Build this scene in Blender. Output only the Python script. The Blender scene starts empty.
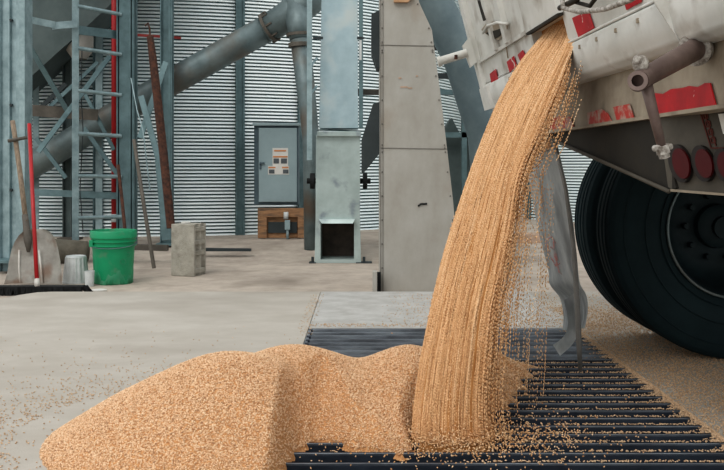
import bpy, bmesh, math, random
import numpy as np
from mathutils import Vector, Matrix
random.seed(7); rng = np.random.default_rng(7)
F = 900.0; CZ = 0.81; CX = 362.0; HY = 167.0
C = bpy.context.scene.collection
GZ = -0.04                                   # yard level behind the slab

def P(px, py, D): return Vector(((px-CX)*D/F, D, CZ-(py-HY)*D/F))
def ray(px, py): return Vector(((px-CX)/F, 1, -(py-HY)/F))
CAM = Vector((0, 0, CZ))
def onplane(px, py, p0, n):
    d = ray(px, py); return CAM + d*((p0-CAM).dot(n)/d.dot(n))

# ------------------------------------------------------------------ materials
def lin(c):
    return tuple(((v/255)/12.92 if v/255 <= .04045 else ((v/255+.055)/1.055)**2.4) for v in c)
def mat(name, c1, c2=None, rough=.6, metal=0., scale=6., lo=.35, hi=.65, bump=0., bscale=40., stretch=(1,1,1), spec=.5, c3=None, s3=1.5, lo3=.5, hi3=.7):
    m = bpy.data.materials.new(name); m.use_nodes = True
    nt = m.node_tree; N = nt.nodes; L = nt.links
    b = N['Principled BSDF']
    b.inputs['Roughness'].default_value = rough; b.inputs['Metallic'].default_value = metal
    b.inputs['Specular IOR Level'].default_value = spec
    c1 = lin(c1); c2 = lin(c2) if c2 else tuple(v*.8 for v in c1)
    tc = N.new('ShaderNodeTexCoord'); mp = N.new('ShaderNodeMapping'); mp.inputs['Scale'].default_value = stretch
    L.new(tc.outputs['Object'], mp.inputs['Vector'])
    nz = N.new('ShaderNodeTexNoise'); nz.inputs['Scale'].default_value = scale; nz.inputs['Detail'].default_value = 6
    nz.inputs['Roughness'].default_value = .65
    L.new(mp.outputs['Vector'], nz.inputs['Vector'])
    cr = N.new('ShaderNodeValToRGB'); cr.color_ramp.elements[0].position = lo; cr.color_ramp.elements[1].position = hi
    cr.color_ramp.elements[0].color = (*c1, 1); cr.color_ramp.elements[1].color = (*c2, 1)
    L.new(nz.outputs['Fac'], cr.inputs['Fac'])
    out = cr.outputs['Color']
    if c3:
        n3 = N.new('ShaderNodeTexNoise'); n3.inputs['Scale'].default_value = s3; n3.inputs['Detail'].default_value = 5
        L.new(mp.outputs['Vector'], n3.inputs['Vector'])
        mr = N.new('ShaderNodeMapRange'); mr.inputs['From Min'].default_value = lo3; mr.inputs['From Max'].default_value = hi3
        L.new(n3.outputs['Fac'], mr.inputs['Value'])
        mx = N.new('ShaderNodeMix'); mx.data_type = 'RGBA'; mx.inputs[7].default_value = (*lin(c3), 1)
        L.new(mr.outputs['Result'], mx.inputs[0]); L.new(out, mx.inputs[6]); out = mx.outputs[2]
    L.new(out, b.inputs['Base Color'])
    if bump:
        nb = N.new('ShaderNodeTexNoise'); nb.inputs['Scale'].default_value = bscale; nb.inputs['Detail'].default_value = 4
        L.new(tc.outputs['Object'], nb.inputs['Vector'])
        bp = N.new('ShaderNodeBump'); bp.inputs['Strength'].default_value = bump; bp.inputs['Distance'].default_value = .01
        L.new(nb.outputs['Fac'], bp.inputs['Height']); L.new(bp.outputs['Normal'], b.inputs['Normal'])
    return m
def grain_mat(name, cols, rough=.55, attr=None):
    m = bpy.data.materials.new(name); m.use_nodes = True
    N = m.node_tree.nodes; L = m.node_tree.links; b = N['Principled BSDF']
    b.inputs['Roughness'].default_value = rough; b.inputs['Specular IOR Level'].default_value = .3
    g = N.new('ShaderNodeNewGeometry'); cr = N.new('ShaderNodeValToRGB')
    el = cr.color_ramp.elements
    for i, c in enumerate(cols):
        e = el[i] if i < 2 else el.new(.5)
        e.color = (*lin(c), 1)
    for i, e in enumerate(el): pass
    n = len(cols)
    ps = [i/(n-1) for i in range(n)]
    while len(el) > 1: el.remove(el[-1])
    el[0].position = 0; el[0].color = (*lin(cols[0]), 1)
    for i in range(1, n):
        e = el.new(ps[i]); e.color = (*lin(cols[i]), 1)
    src = g.outputs['Random Per Island']
    if attr:
        an = N.new('ShaderNodeAttribute'); an.attribute_name = attr; src = an.outputs['Fac']
    L.new(src, cr.inputs['Fac']); L.new(cr.outputs['Color'], b.inputs['Base Color'])
    return m

M = dict(
 slab=mat('slab_concrete', (187,182,174), (175,169,160), rough=.9, scale=3, bump=.25, bscale=220, spec=.2, c3=(164,157,148), s3=2.2, lo3=.45, hi3=.8, stretch=(.8,1.1,1)),
 plate=mat('pale_plate', (186,185,182), (168,166,162), rough=.85, scale=9, bump=.15, bscale=180, spec=.25),
 yard=mat('yard_concrete', (192,181,169), (168,157,147), rough=.95, scale=5, bump=.5, bscale=90, spec=.15, c3=(142,132,122), s3=1.6, lo3=.5, hi3=.8),
 pad=mat('pad_concrete', (196,170,152), (170,150,134), rough=.95, scale=6, bump=.3, bscale=80, spec=.15),
 curb=mat('curb_concrete', (134,128,116), (106,102,92), rough=.95, scale=8, bump=.4, bscale=60, spec=.15),
 galv=mat('galvanized', (178,192,198), (146,162,170), rough=.36, metal=.75, scale=5, bump=.05),
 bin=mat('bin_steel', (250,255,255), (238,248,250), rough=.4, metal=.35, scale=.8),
 groove_shade=mat('shaded_groove_steel', (56,92,98), (42,72,78), rough=.6, metal=.3, scale=3),  # shade of the corrugation troughs put into the colour
 duct=mat('duct_steel', (184,204,210), (158,180,188), rough=.5, metal=.35, scale=3, c3=(196,206,206), s3=4, lo3=.5, hi3=.7),
 duct2=mat('duct_lower', (184,198,196), (162,176,174), rough=.5, metal=.35, scale=4, c3=(116,124,136), s3=5, lo3=.56, hi3=.7),
 leg=mat('grey_leg', (178,176,170), (164,160,152), rough=.8, metal=.05, scale=5, c3=(150,136,120), s3=3, lo3=.56, hi3=.8, spec=.3, stretch=(1,1,.6)),
 seam=mat('seam_dark', (122,119,114), (104,101,96), rough=.8),
 steel=mat('blue_grey_steel', (114,138,142), (90,112,116), rough=.55, metal=.3, scale=7),
 steell=mat('light_steel', (160,180,184), (126,146,150), rough=.5, metal=.3, scale=9),
 pipe=mat('pipe_steel', (124,138,140), (98,112,114), rough=.5, metal=.3, scale=5, c3=(112,100,88), s3=2, lo3=.5, hi3=.7),
 pipeb=mat('pipe_blue', (118,134,138), (98,114,120), rough=.55, metal=.25, scale=3),
 darks=mat('dark_steel', (62,70,72), (46,54,56), rough=.7, metal=.1, scale=4),
 hop=mat('hopper_steel', (92,104,104), (76,88,88), rough=.8, metal=.05, scale=4),
 brown=mat('brown_steel', (104,98,90), (80,76,70), rough=.75, scale=7),
 rust=mat('rust', (96,62,48), (52,38,34), rough=.9, scale=30, bump=.5, bscale=90),
 black=mat('black', (18,20,21), (28,30,31), rough=.8),
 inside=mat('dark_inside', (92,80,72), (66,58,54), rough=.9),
 red=mat('red_paint', (176,26,32), (152,20,26), rough=.4),
 redd=mat('red_rusty', (170,70,66), (150,60,56), rough=.7),
 wood=mat('handle_wood', (150,134,116), (116,102,88), rough=.8, scale=20, stretch=(3,3,.4)),
 board=mat('brown_board', (168,130,96), (134,102,76), rough=.85, scale=12, stretch=(1,1,5), c3=(84,76,68), s3=5, lo3=.5, hi3=.7),
 cab=mat('cabinet_grey', (152,170,174), (140,158,162), rough=.55, metal=.2, scale=3),
 cabd=mat('cabinet_dark', (88,106,114), (74,90,98), rough=.6, metal=.2),
 white=mat('white_plastic', (206,210,210), (178,182,182), rough=.5, scale=8),
 wsteel=mat('white_label', (220,218,212), (200,198,194), rough=.6),
 orange=mat('orange_label', (206,140,90), (190,130,84), rough=.6),
 labg=mat('label_grey', (92,98,102), (76,82,86), rough=.6, scale=60),
 green=mat('green_plastic', (24,150,104), (18,136,94), rough=.4, scale=4, c3=(84,134,104), s3=9, lo3=.6, hi3=.75),
 greendirt=mat('green_dirty', (70,136,104), (36,134,96), rough=.7, scale=14),
 alum=mat('scoop_metal', (204,202,196), (176,172,166), rough=.6, metal=.1, scale=9, c3=(164,144,130), s3=6, lo3=.48, hi3=.62),
 block=mat('cinder', (186,182,172), (160,156,146), rough=.98, scale=14, bump=.9, bscale=160, spec=.1, c3=(110,104,94), s3=5, lo3=.5, hi3=.75),
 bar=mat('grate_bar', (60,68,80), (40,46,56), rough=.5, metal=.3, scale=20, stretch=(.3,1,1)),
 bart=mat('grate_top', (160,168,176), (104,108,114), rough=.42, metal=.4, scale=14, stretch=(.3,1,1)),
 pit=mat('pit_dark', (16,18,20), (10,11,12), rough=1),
 tw=mat('truck_white', (214,214,210), (196,196,190), rough=.5, scale=4, c3=(158,150,140), s3=7, lo3=.54, hi3=.75, spec=.4),
 tsill=mat('truck_sill', (166,155,138), (138,127,111), rough=.65, scale=6, c3=(120,110,98), s3=9, lo3=.55, hi3=.75),
 tdark=mat('truck_under', (48,43,34), (32,29,23), rough=.8, scale=6),
 tpanel=mat('truck_panel', (88,83,74), (70,65,57), rough=.7, scale=8),
 tred=mat('tape_red', (190,20,34), (160,14,28), rough=.45, scale=14, c3=(214,206,200), s3=26, lo3=.66, hi3=.68),
 tworn=mat('tape_worn', (180,64,56), (176,150,138), rough=.6, scale=18, lo=.45, hi=.55),
 lens=mat('red_lens', (84,6,11), (64,4,8), rough=.4, spec=.25),
 lensr=mat('lens_rubber', (46,40,36), (34,29,27), rough=.7),
 shaft=mat('brown_shaft', (136,120,114), (106,90,86), rough=.55, metal=.3, scale=9),
 knob=mat('pitted_metal', (190,186,180), (120,112,104), rough=.7, scale=60, lo=.4, hi=.6, bump=.5, bscale=120),
 tyre=mat('tyre_rubber', (30,48,52), (22,38,42), rough=.75, scale=6, spec=.25),
 rim=mat('rim_dark', (40,56,60), (28,42,46), rough=.6, scale=6, spec=.3),
 flap=mat('flap_rubber', (206,208,206), (172,176,178), rough=.75, scale=16, stretch=(1,1,.4), c3=(150,152,152), s3=7, lo3=.55, hi3=.7),
 flapred=mat('flap_faded_red', (186,134,128), (170,166,166), rough=.8, scale=40, lo=.4, hi=.55),
 rod=mat('rod_grey', (128,126,122), (104,102,98), rough=.6, metal=.2),
 tan=mat('tan_block', (196,160,128), (170,132,100), rough=.8, scale=20),
 stencil=mat('stencil_brown', (96,44,34), (80,36,28), rough=.8),
)
WHEAT = [(188,148,112),(220,180,142),(236,202,166),(210,168,130),(246,220,188),(228,190,152),(166,124,92)]
M['grain'] = grain_mat('grain_kernels', WHEAT)
M['graind'] = grain_mat('spilled_kernels', [(190,158,128),(212,182,150),(224,194,160),(172,142,112),(202,170,138)])
M['grainf'] = grain_mat('falling_kernels', [(182,136,94),(206,160,114),(222,178,134),(234,194,150),(248,218,182)], attr='tone')
M['gsurf'] = mat('grain_bed', (214,166,120), (172,124,84), rough=.9, scale=160, spec=.1)
M['gstream'] = mat('grain_core', (186,136,86), (156,108,64), rough=.8, scale=30, stretch=(1,1,.08), spec=.15, bump=.3, bscale=120)

# ------------------------------------------------------------------ builders
def root(name, loc, label, cat, group=None, kind=None):
    o = bpy.data.objects.new(name, None); C.objects.link(o); o.location = loc; o.empty_display_size = .1
    if label: o['label'] = label
    if cat: o['category'] = cat
    if group: o['group'] = group
    if kind: o['kind'] = kind
    return o
def wloc(o):
    v = Vector(o.location)
    while o.parent: o = o.parent; v += Vector(o.location)
    return v
def obj(name, bm, m, parent=None, smooth=False, label=None, cat=None, group=None, kind=None, angle=None):
    me = bpy.data.meshes.new(name)
    vs = [v.co for v in bm.verts]
    if parent: off = wloc(parent)
    else:
        lo = Vector([min(v[i] for v in vs) for i in range(3)]); hi = Vector([max(v[i] for v in vs) for i in range(3)])
        off = Vector(((lo.x+hi.x)/2, (lo.y+hi.y)/2, lo.z))
    for v in bm.verts: v.co = v.co - off
    bmesh.ops.recalc_face_normals(bm, faces=bm.faces)
    bm.to_mesh(me); bm.free()
    ms = m if isinstance(m, (list, tuple)) else [m]
    for q in ms: me.materials.append(M[q])
    if smooth:
        me.shade_smooth()
        if angle is not None: me.set_sharp_from_angle(angle=math.radians(angle))
    o = bpy.data.objects.new(name, me); C.objects.link(o)
    if parent: o.parent = parent
    else: o.location = off
    if label: o['label'] = label
    if cat: o['category'] = cat
    if group: o['group'] = group
    if kind: o['kind'] = kind
    return o
def NB(): return bmesh.new()
def box(bm, c, s, rot=None, bev=0., mi=0):
    r = bmesh.ops.create_cube(bm, size=1)
    vs = r['verts']
    for v in vs:
        v.co = Vector((v.co.x*s[0], v.co.y*s[1], v.co.z*s[2]))
    if rot is not None:
        for v in vs: v.co = rot @ v.co
    for v in vs: v.co += Vector(c)
    fs = list({f for v in vs for f in v.link_faces})
    if bev:
        es = list({e for v in vs for e in v.link_edges})
        rr = bmesh.ops.bevel(bm, geom=es, offset=bev, segments=2, affect='EDGES', profile=.6)
        fs = fs + rr['faces']
    for f in fs:
        if f.is_valid: f.material_index = mi
    return bm
def frame_of(a, b, side=None):
    z = (b-a).normalized()
    s = Vector(side) if side is not None else Vector((0, 1, 0))
    if abs(s.dot(z)) > .98: s = Vector((1, 0, 0))
    x = s.cross(z).normalized(); y = z.cross(x).normalized()
    return Matrix((x, y, z)).transposed()
def beam(bm, a, b, w, d, bev=0., side=None):       # w across the view, d along 'side'
    a = Vector(a); b = Vector(b); R = frame_of(a, b, side)
    return box(bm, (a+b)/2, (w, d, (b-a).length), R, bev)
def angle_bar(bm, a, b, w, t=.006, side=None):     # L section
    a = Vector(a); b = Vector(b); R = frame_of(a, b, side); L = (b-a).length; m = (a+b)/2
    box(bm, m, (w, t, L), R); box(bm, m + R@Vector((-w/2+t/2, w/2, 0)), (t, w, L), R)
def channel(bm, a, b, w, d, t=.008, side=None):    # I/H section seen from the front: flanges at both sides
    a = Vector(a); b = Vector(b); R = frame_of(a, b, side); L = (b-a).length; m = (a+b)/2
    box(bm, m, (w, t, L), R)
    for s in (-1, 1): box(bm, m + R@Vector((s*(w/2-t/2), 0, 0)), (t, d, L), R)
def tube(bm, pts, r, seg=20, caps=True, r2=None):
    pts = [Vector(p) for p in pts]; n = len(pts)
    rs = r if isinstance(r, (list, tuple)) else [r + ((r2-r)*i/(n-1) if r2 is not None else 0) for i in range(n)]
    rings = []; prevx = None
    for i, p in enumerate(pts):
        t = ((pts[min(i+1, n-1)] - pts[max(i-1, 0)])).normalized()
        if prevx is None:
            x = Vector((0, 1, 0)).cross(t)
            if x.length < .1: x = Vector((1, 0, 0)).cross(t)
        else: x = prevx - t*prevx.dot(t)
        x.normalize(); prevx = x; y = t.cross(x)
        rings.append([bm.verts.new(p + (x*math.cos(2*math.pi*k/seg) + y*math.sin(2*math.pi*k/seg))*rs[i]) for k in range(seg)])
    for i in range(n-1):
        for k in range(seg):
            bm.faces.new((rings[i][k], rings[i][(k+1) % seg], rings[i+1][(k+1) % seg], rings[i+1][k]))
    if caps:
        bm.faces.new(rings[0][::-1]); bm.faces.new(rings[-1])
    return bm
def lathe(bm, c, prof, seg=48, axis='z', caps=False, a0=0, a1=2*math.pi):
    c = Vector(c); full = abs(a1-a0-2*math.pi) < 1e-6; n = seg if full else seg+1
    rings = []
    for r, h in prof:
        ring = []
        for k in range(n):
            a = a0+(a1-a0)*k/seg
            if axis == 'z': v = Vector((r*math.cos(a), r*math.sin(a), h))
            else: v = Vector((r*math.cos(a), h, r*math.sin(a)))
            ring.append(bm.verts.new(c+v))
        rings.append(ring)
    for i in range(len(rings)-1):
        for k in range(seg):
            bm.faces.new((rings[i][k], rings[i][(k+1) % n], rings[i+1][(k+1) % n], rings[i+1][k]))
    if caps:
        bm.faces.new(rings[0][::-1]); bm.faces.new(rings[-1])
    return bm
def prism(bm, pts, ex, mi=0):                      # polygon extruded by vector ex
    pts = [Vector(p) for p in pts]; ex = Vector(ex)
    a = [bm.verts.new(p) for p in pts]; b = [bm.verts.new(p+ex) for p in pts]
    fs = [bm.faces.new(a), bm.faces.new(b[::-1])]
    n = len(pts)
    for i in range(n): fs.append(bm.faces.new((a[i], b[i], b[(i+1) % n], a[(i+1) % n])))
    for f in fs: f.material_index = mi
    return bm
def pp(bm, pix, D, ex, mi=0):                      # front-parallel polygon read off at depth D
    return prism(bm, [P(x, y, D) for x, y in pix], ex, mi)
def sphere(bm, c, r, s=(1,1,1), seg=16):
    rr = bmesh.ops.create_uvsphere(bm, u_segments=seg, v_segments=seg//2+2, radius=r)
    for v in rr['verts']: v.co = Vector((v.co.x*s[0], v.co.y*s[1], v.co.z*s[2])) + Vector(c)
    return bm

# ------------------------------------------------------------------ ground
def poly_slab(name, pts, z0, z1, m, **k):
    bm = NB(); prism(bm, [(x, y, z1) for x, y in pts], (0, 0, z0-z1)); return obj(name, bm, m, **k)
# front slab (with a hole for the grate pit) built of four abutting polygons in one mesh
GX0, GX1, GY0, GY1 = -.27, 1.075, 1.6, 4.52
bm = NB()
corner = [(GX0, 5.85), (-2.02, 5.85), (-2.10, 5.82), (-2.17, 5.7), (-2.24, 5.45), (-2.3, 5.0), (-2.4, 4.2), (-2.6, -6), (GX0, -6)]
prism(bm, [(x, y, 0) for x, y in corner], (0, 0, -.3))
prism(bm, [(x, y, 0) for x, y in [(GX1, -6), (12, -6), (12, 5.85), (GX1, 5.85)]], (0, 0, -.3))
prism(bm, [(x, y, 0) for x, y in [(GX0, -6), (GX1, -6), (GX1, GY0), (GX0, GY0)]], (0, 0, -.3))
obj('floor', bm, 'slab', kind='structure')
bm = NB(); box(bm, ((GX0+GX1)/2, (4.52+5.83)/2, -.146), (GX1-GX0-.006, 5.83-4.52, .3), bev=.006)
obj('trim_1', bm, 'plate', kind='structure')
# pit walls and bottom
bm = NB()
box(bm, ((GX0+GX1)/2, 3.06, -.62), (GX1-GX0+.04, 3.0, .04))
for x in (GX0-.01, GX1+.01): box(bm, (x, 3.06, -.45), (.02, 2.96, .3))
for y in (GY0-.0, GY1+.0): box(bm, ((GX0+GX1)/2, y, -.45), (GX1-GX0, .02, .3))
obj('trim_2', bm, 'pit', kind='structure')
# yard behind, gently ramping up to the bins
bm = NB()
xs = np.linspace(-30, 30, 61); ys = [-30, -8, 5.8, 6.5, 7.6, 8.0, 8.4, 8.8, 9.2, 12, 40]
def yz(y): t = min(1, max(0, (y-7.8)/1.3)); return GZ + .10*(t*t*(3-2*t)) - (.3 if y < 5 else 0)
g = [[bm.verts.new((x, y, yz(y))) for x in xs] for y in ys]
for i in range(len(ys)-1):
    for j in range(len(xs)-1): bm.faces.new((g[i][j], g[i][j+1], g[i+1][j+1], g[i+1][j]))
obj('ground', bm, 'yard', kind='structure', smooth=True)
bm = NB(); tube(bm, [P(24, 251, 7.95), P(60, 252, 7.95), P(86, 254, 7.95)], .115, 20)
for v in bm.verts: v.co.z = max(v.co.z, GZ-.02)
obj('concrete_kerb', bm, 'curb', smooth=True, label='rounded grey concrete kerb along the foot of the corrugated bin behind the pails', cat='kerb')

# ------------------------------------------------------------------ grain bins
def grain_bin(cx, cy, R, z0, ztop, pitch, a0, a1, label, stiff, seg=150):
    t = root('grain_bin', (cx, cy, z0), label, 'grain bin')
    bm = NB(); prof = []; n = int((ztop-z0)/pitch)
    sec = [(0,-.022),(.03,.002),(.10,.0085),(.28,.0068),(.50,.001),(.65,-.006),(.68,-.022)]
    for i in range(n):
        for a_, b_ in sec: prof.append((R + b_, z0+(i+a_)*pitch))
    lathe(bm, (cx, cy, 0), prof, seg=seg, a0=a0, a1=a1)
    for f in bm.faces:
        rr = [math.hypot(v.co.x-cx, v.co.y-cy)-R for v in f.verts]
        f.material_index = 1 if max(rr) < -.015 else 0  # trough faces take the darker colour painted for their shade
    obj('corrugated_wall', bm, ['bin', 'groove_shade'], t, smooth=True, angle=60)
    bm = NB(); lathe(bm, (cx, cy, 0), [(R+.01, ztop), (.3, ztop+2.2)], seg=48); obj('roof', bm, 'galv', t, smooth=True)
    bm = NB(); lathe(bm, (cx, cy, 0), [(R-.05, z0-.1), (R-.05, ztop)], seg=64); obj('inner_liner', bm, 'darks', t, smooth=True)
    for px in stiff:     # each stiffener stands where the wall meets the sight line
        d = ray(px, HY); d2 = Vector((d.x, d.y, 0)); c = Vector((cx, cy, 0))
        A = d2.dot(d2); B = -2*d2.dot(c); Cc = c.dot(c)-(R+.02)**2
        s = (-B - math.sqrt(max(0, B*B-4*A*Cc)))/(2*A); p = d2*s; nrm = (p-c).normalized()
        bm = NB(); channel(bm, (p.x, p.y, z0-.02), (p.x, p.y, ztop), .10, .05, t=.018, side=nrm)
        for k in range(40):
            for s2 in (-1, 1):
                tan = Vector((-nrm.y, nrm.x, 0)); q = Vector((p.x, p.y, z0+.1+k*.115)) + tan*s2*.026 + nrm*.012
                box(bm, q, (.012, .012, .012))
        obj('stiffener', bm, 'steel', t)
    return t
grain_bin(-2.78, 14.1, 4.4, .055, 6.0, .0383, math.radians(195), math.radians(345), 'large round corrugated steel grain bin filling the left background', [98, 240, 302])
grain_bin(6.4, 15.4, 4.7, .055, 6.0, .040, math.radians(180), math.radians(325), 'second corrugated steel grain bin seen between the falling grain and the truck tyre', [528])
grain_bin(1.9, 22.5, 3.2, .055, 7.5, .075, math.radians(190), math.radians(350), 'farther corrugated grain bin visible through the gap between the two big bins', [], seg=60)

# ------------------------------------------------------------------ left steelwork
t = root('steel_column', P(13, 262, 7.3), 'wide fluted galvanised steel column at the left edge behind the scoop shovel', 'column')
D = 7.3; top = -700; bot = 262
prof = [(-14,0),(0,0),(1,.03),(7,.03),(8,0),(9.5,0),(10.5,.03),(15,.03),(16,0),(21,0),(21.5,-.05),(25,-.05),(27,-.05),(27,.12),(-14,.12)]
bm = NB(); prism(bm, [Vector(((x-CX)*D/F, D+dy+.1*0, GZ)) for x, dy in prof], (0, 0, 5.5)); obj('fluted_face', bm, 'steell', t)
bm = NB(); box(bm, P(18, 262, D)+Vector((0, -.04, .02)), (.3, .3, .02)); obj('base_plate', bm, 'steel', t)
for y in (20, 105, 190):
    bm = NB(); tube(bm, [P(11, y, D)+Vector((0,-.01,0)), P(11, y, D)+Vector((0,.02,0))], .011, 10); obj('bolt', bm, 'darks', t)

t = root('overhead_hopper', P(60, 250, 8.9), 'dark steel hopper cone hanging over the support frame at top left', 'hopper')
bm = NB()
D = 8.95
bm.free(); bm = NB()
pix = [(-80,-160),(220,-160),(200,-78),(112,3),(86,27),(58,52),(14,92),(-40,140)]
prism(bm, [P(x, y, D) for x, y in pix], (0, .55, 0)); obj('cone', bm, 'hop', t)
bm = NB(); lathe(bm, (P(74, 55, D).x, D+.18, 0), [(.10, P(0, 22, D).z), (.135, P(0, 34, D).z), (.135, P(0, 48, D).z), (.07, P(0, 57, D).z)], seg=24); obj('spout', bm, 'leg', t, smooth=True)
# support frame tower
t = root('support_tower', P(100, 258, 7.4), 'steel tower of blue-grey posts, rungs and diagonal braces under the hopper', 'tower')
bm = NB(); channel(bm, P(127, 248, 8.6), P(127, -200, 8.6), .165, .15, t=.016)
z0 = P(127, 248, 8.6)
box(bm, Vector((z0.x, 8.53, z0.z+2.1)), (.11, .012, 4.2)); obj('post', bm, 'steel', t)
bm = NB(); a = P(75.5, 250, 8.2); b = P(75.5, -200, 8.2); angle_bar(bm, a, b, .062, .01); obj('post', bm, 'steell', t)
bm = NB(); channel(bm, P(68, 240, 9.42), P(68, 50, 9.42), .09, .09, t=.01); obj('post', bm, 'hop', t)
bm = NB(); box(bm, P(70, 239, 9.3), (.22, .16, .03)); obj('base_plate', bm, 'brown', t)
bm = NB(); angle_bar(bm, P(99, 240, 9.35), P(99, 22, 9.35), .07, .01); obj('post', bm, 'steell', t)
bm = NB(); angle_bar(bm, P(36, 240, 9.35), P(36, 84, 9.35), .06, .01); obj('post', bm, 'steell', t)
for y in (6, 48, 90.5, 133.5, 176, 218):
    y2 = HY-(HY-y)*8.2/8.6; bm = NB(); tube(bm, [P(77, y, 8.2), P(121, y2+1, 8.52)], .019, 12); obj('rung', bm, 'steell', t)
for a, b, w, D1, D2, m in [((26,19),(55,25),.06,8.0,8.1,'steell'), ((52,26),(77,24),.065,8.1,8.15,'steell'),
    ((78,30),(118,35),.08,8.3,8.6,'steel'), ((110,56),(38,152),.045,8.55,8.3,'steel'), ((28,44),(68,112),.045,8.3,8.6,'steel'),
    ((26,110),(98,115),.11,8.7,8.8,'brown'), ((30,192),(120,196),.065,8.75,8.8,'steel'), ((84,128),(120,178),.04,8.75,8.7,'steel'),
    ((66,84),(36,112),.045,8.9,8.9,'darks'), ((36,138),(66,178),.04,8.9,8.9,'steel'), ((98,62),(40,116),.035,8.85,8.85,'steel'), ((84,92),(114,150),.035,8.85,8.8,'steel')]:
    bm = NB(); beam(bm, P(*a, D1), P(*b, D2), w, .02); obj('brace', bm, m, t)
bm = NB(); tube(bm, [P(115, 236, 8.9), P(115, -140, 8.9)], .035, 16)
o = obj('red_pipe', bm, 'red', None, smooth=True, label='tall red vertical pipe beside the blue-grey tower post, white band near its foot', cat='pipe')
bm = NB(); tube(bm, [P(115, 222, 8.9), P(115, 214, 8.9)], .0375, 16); obj('white_band', bm, 'white', o, smooth=True)
# hanging wire
bm = NB(); tube(bm, [P(82, 50, 8.65), P(81, 90, 8.65), P(83, 130, 8.65), P(80, 190, 8.65), P(83, 232, 8.65)], .005, 6); obj('hanging_wire', bm, 'darks', None, label='thin dark wire hanging down beside the tower ladder', cat='wire')

# big diagonal spout pipe with elbow and drop leg
t = root('spout_pipe', P(175, 250, 8.3), 'large round grey grain spout rising diagonally from left and turning down beside the duct', 'pipe')
bm = NB(); tube(bm, [P(-30, 203, 9.2), P(100, 124, 9.2), P(175, 80, 9.1), P(268, 28, 9.0)], .135, 32); obj('sloping_run', bm, 'pipe', t, smooth=True)
bm = NB(); tube(bm, [P(266, 29.5, 9.0), P(285, 18, 8.95), P(300, 7, 8.9), P(318, -8, 8.9)], [.14, .15, .16, .16], 32); obj('elbow', bm, 'pipe', t, smooth=True)
bm = NB()
a = P(268, 28, 9.0); d = (P(300, 8, 8.9)-a).normalized(); tube(bm, [a, a+d*.03], .16, 32)
for k in range(8):
    an = k*math.pi/4; sd = Vector((0, 1, 0)); u = d.cross(sd).normalized()
    q = a + u*math.cos(an)*.15 + sd*math.sin(an)*.15; tube(bm, [q-d*.03, q+d*.06], .012, 6)
obj('flange', bm, 'brown', t)
bm = NB(); tube(bm, [P(298, 5, 8.9), P(299, 26, 8.8), P(300, 40, 8.75)], [.15, .12, .1], 28); obj('down_spout', bm, 'pipe', t, smooth=True)
bm = NB(); tube(bm, [P(299, 33, 8.77), P(299.2, 36, 8.77)], .125, 28); tube(bm, [P(300, 43, 8.75), P(300.2, 47, 8.75)], .115, 28); obj('clamp_ring', bm, 'brown', t)
bm = NB(); tube(bm, [P(300, 40, 8.75), P(306, 90, 8.7), P(311, 140, 8.65), P(312, 250, 8.6)], [.095, .09, .08, .075], 28); obj('drop_leg', bm, 'pipe', t, smooth=True)

def simple(name, bm, m, label, cat, **k): return obj(name, bm, m, None, label=label, cat=cat, **k)
# post beside bin and leaning bars
t = root('steel_post', P(166, 245, 8.0), 'tall blue-grey channel post in front of the bin, right of the rusty bar', 'post')
bm = NB(); channel(bm, P(167, 243, 8.8), P(167, -160, 8.8), .115, .10, t=.012); box(bm, P(170, 60, 8.78)+Vector((0,-.02,0)), (.02, .02, 5)); obj('post_shaft', bm, 'steel', t)
bm = NB(); box(bm, P(167, 244, 8.75), (.18, .18, .02)); obj('base_plate', bm, 'steel', t)
bm = NB(); beam(bm, P(167, 240, 7.6), P(160, 160, 7.7), .08, .03); beam(bm, P(160,164,7.7), P(141, 96, 7.8), .05, .02)
simple('angle_brace', bm, 'steel', 'blue-grey bent steel brace standing between the dark rod and the cinder block', 'brace')
bm = NB(); beam(bm, P(166, 62, 8.0), P(140, 138, 7.9), .05, .02)
simple('cross_brace', bm, 'steel', 'slanting grey brace crossing behind the rusty bar below the spout', 'brace')
bm = NB()
pr = [P(150,36,7.6), P(153,60,7.58), P(157,95,7.55), P(163,150,7.5), P(171,228,7.4)]
tube(bm, pr, [.028,.034,.036,.036,.036], 8)
tube(bm, [P(150,36,7.6), P(149.5,28,7.6), P(148,23,7.6), P(145,26,7.6)], .008, 6)
simple('rusty_bar', bm, 'rust', 'rusty brown steel bar with a hooked top leaning against the bin post', 'bar')
bm = NB(); tube(bm, [P(134,140,7.6), P(143,200,7.3), P(154,268,7.15)], .016, 8)
simple('dark_rod', bm, 'brown', 'thin dark rod leaning between the green bucket and the cinder block', 'rod')
bm = NB(); tube(bm, [P(131,78,7.9), P(137,110,7.8), P(143,130,7.7), P(147,165,7.65), P(150,190,7.6)], .005, 6)
simple('loose_cable', bm, 'steell', 'thin pale cable hanging loosely left of the rusty bar', 'cable')
for px, y0, y1, m in ((121, 160, 236, 'rust'),):
    bm = NB(); tube(bm, [P(118,165,7.4), P(122,200,7.3), P(128,262,7.1)], .014, 8)
    simple('short_rod', bm, m, 'short rusty rod leaning behind the green bucket', 'rod')
bm = NB(); beam(bm, P(137, 35, 8.95), P(181, 38, 9.0), .025, .02)
simple('red_crossbar', bm, 'redd', 'faded red horizontal bar with its end showing right of the channel post', 'bar')
bm = NB(); beam(bm, P(203, 249, 8.25), P(251, 249.5, 8.25), .02, .02)
box(bm, P(227, 250, 8.22), (.44, .05, .02)); simple('steel_angle_offcut', bm, 'darks', 'dark steel strip lying on the ground right of the cinder block', 'steel strip')
bm = NB(); beam(bm, P(103, 246, 7.9), P(168, 248, 7.9), .05, .06); simple('timber_offcut', bm, 'brown', 'weathered timber length lying behind the dark rod and green bucket', 'timber')

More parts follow.
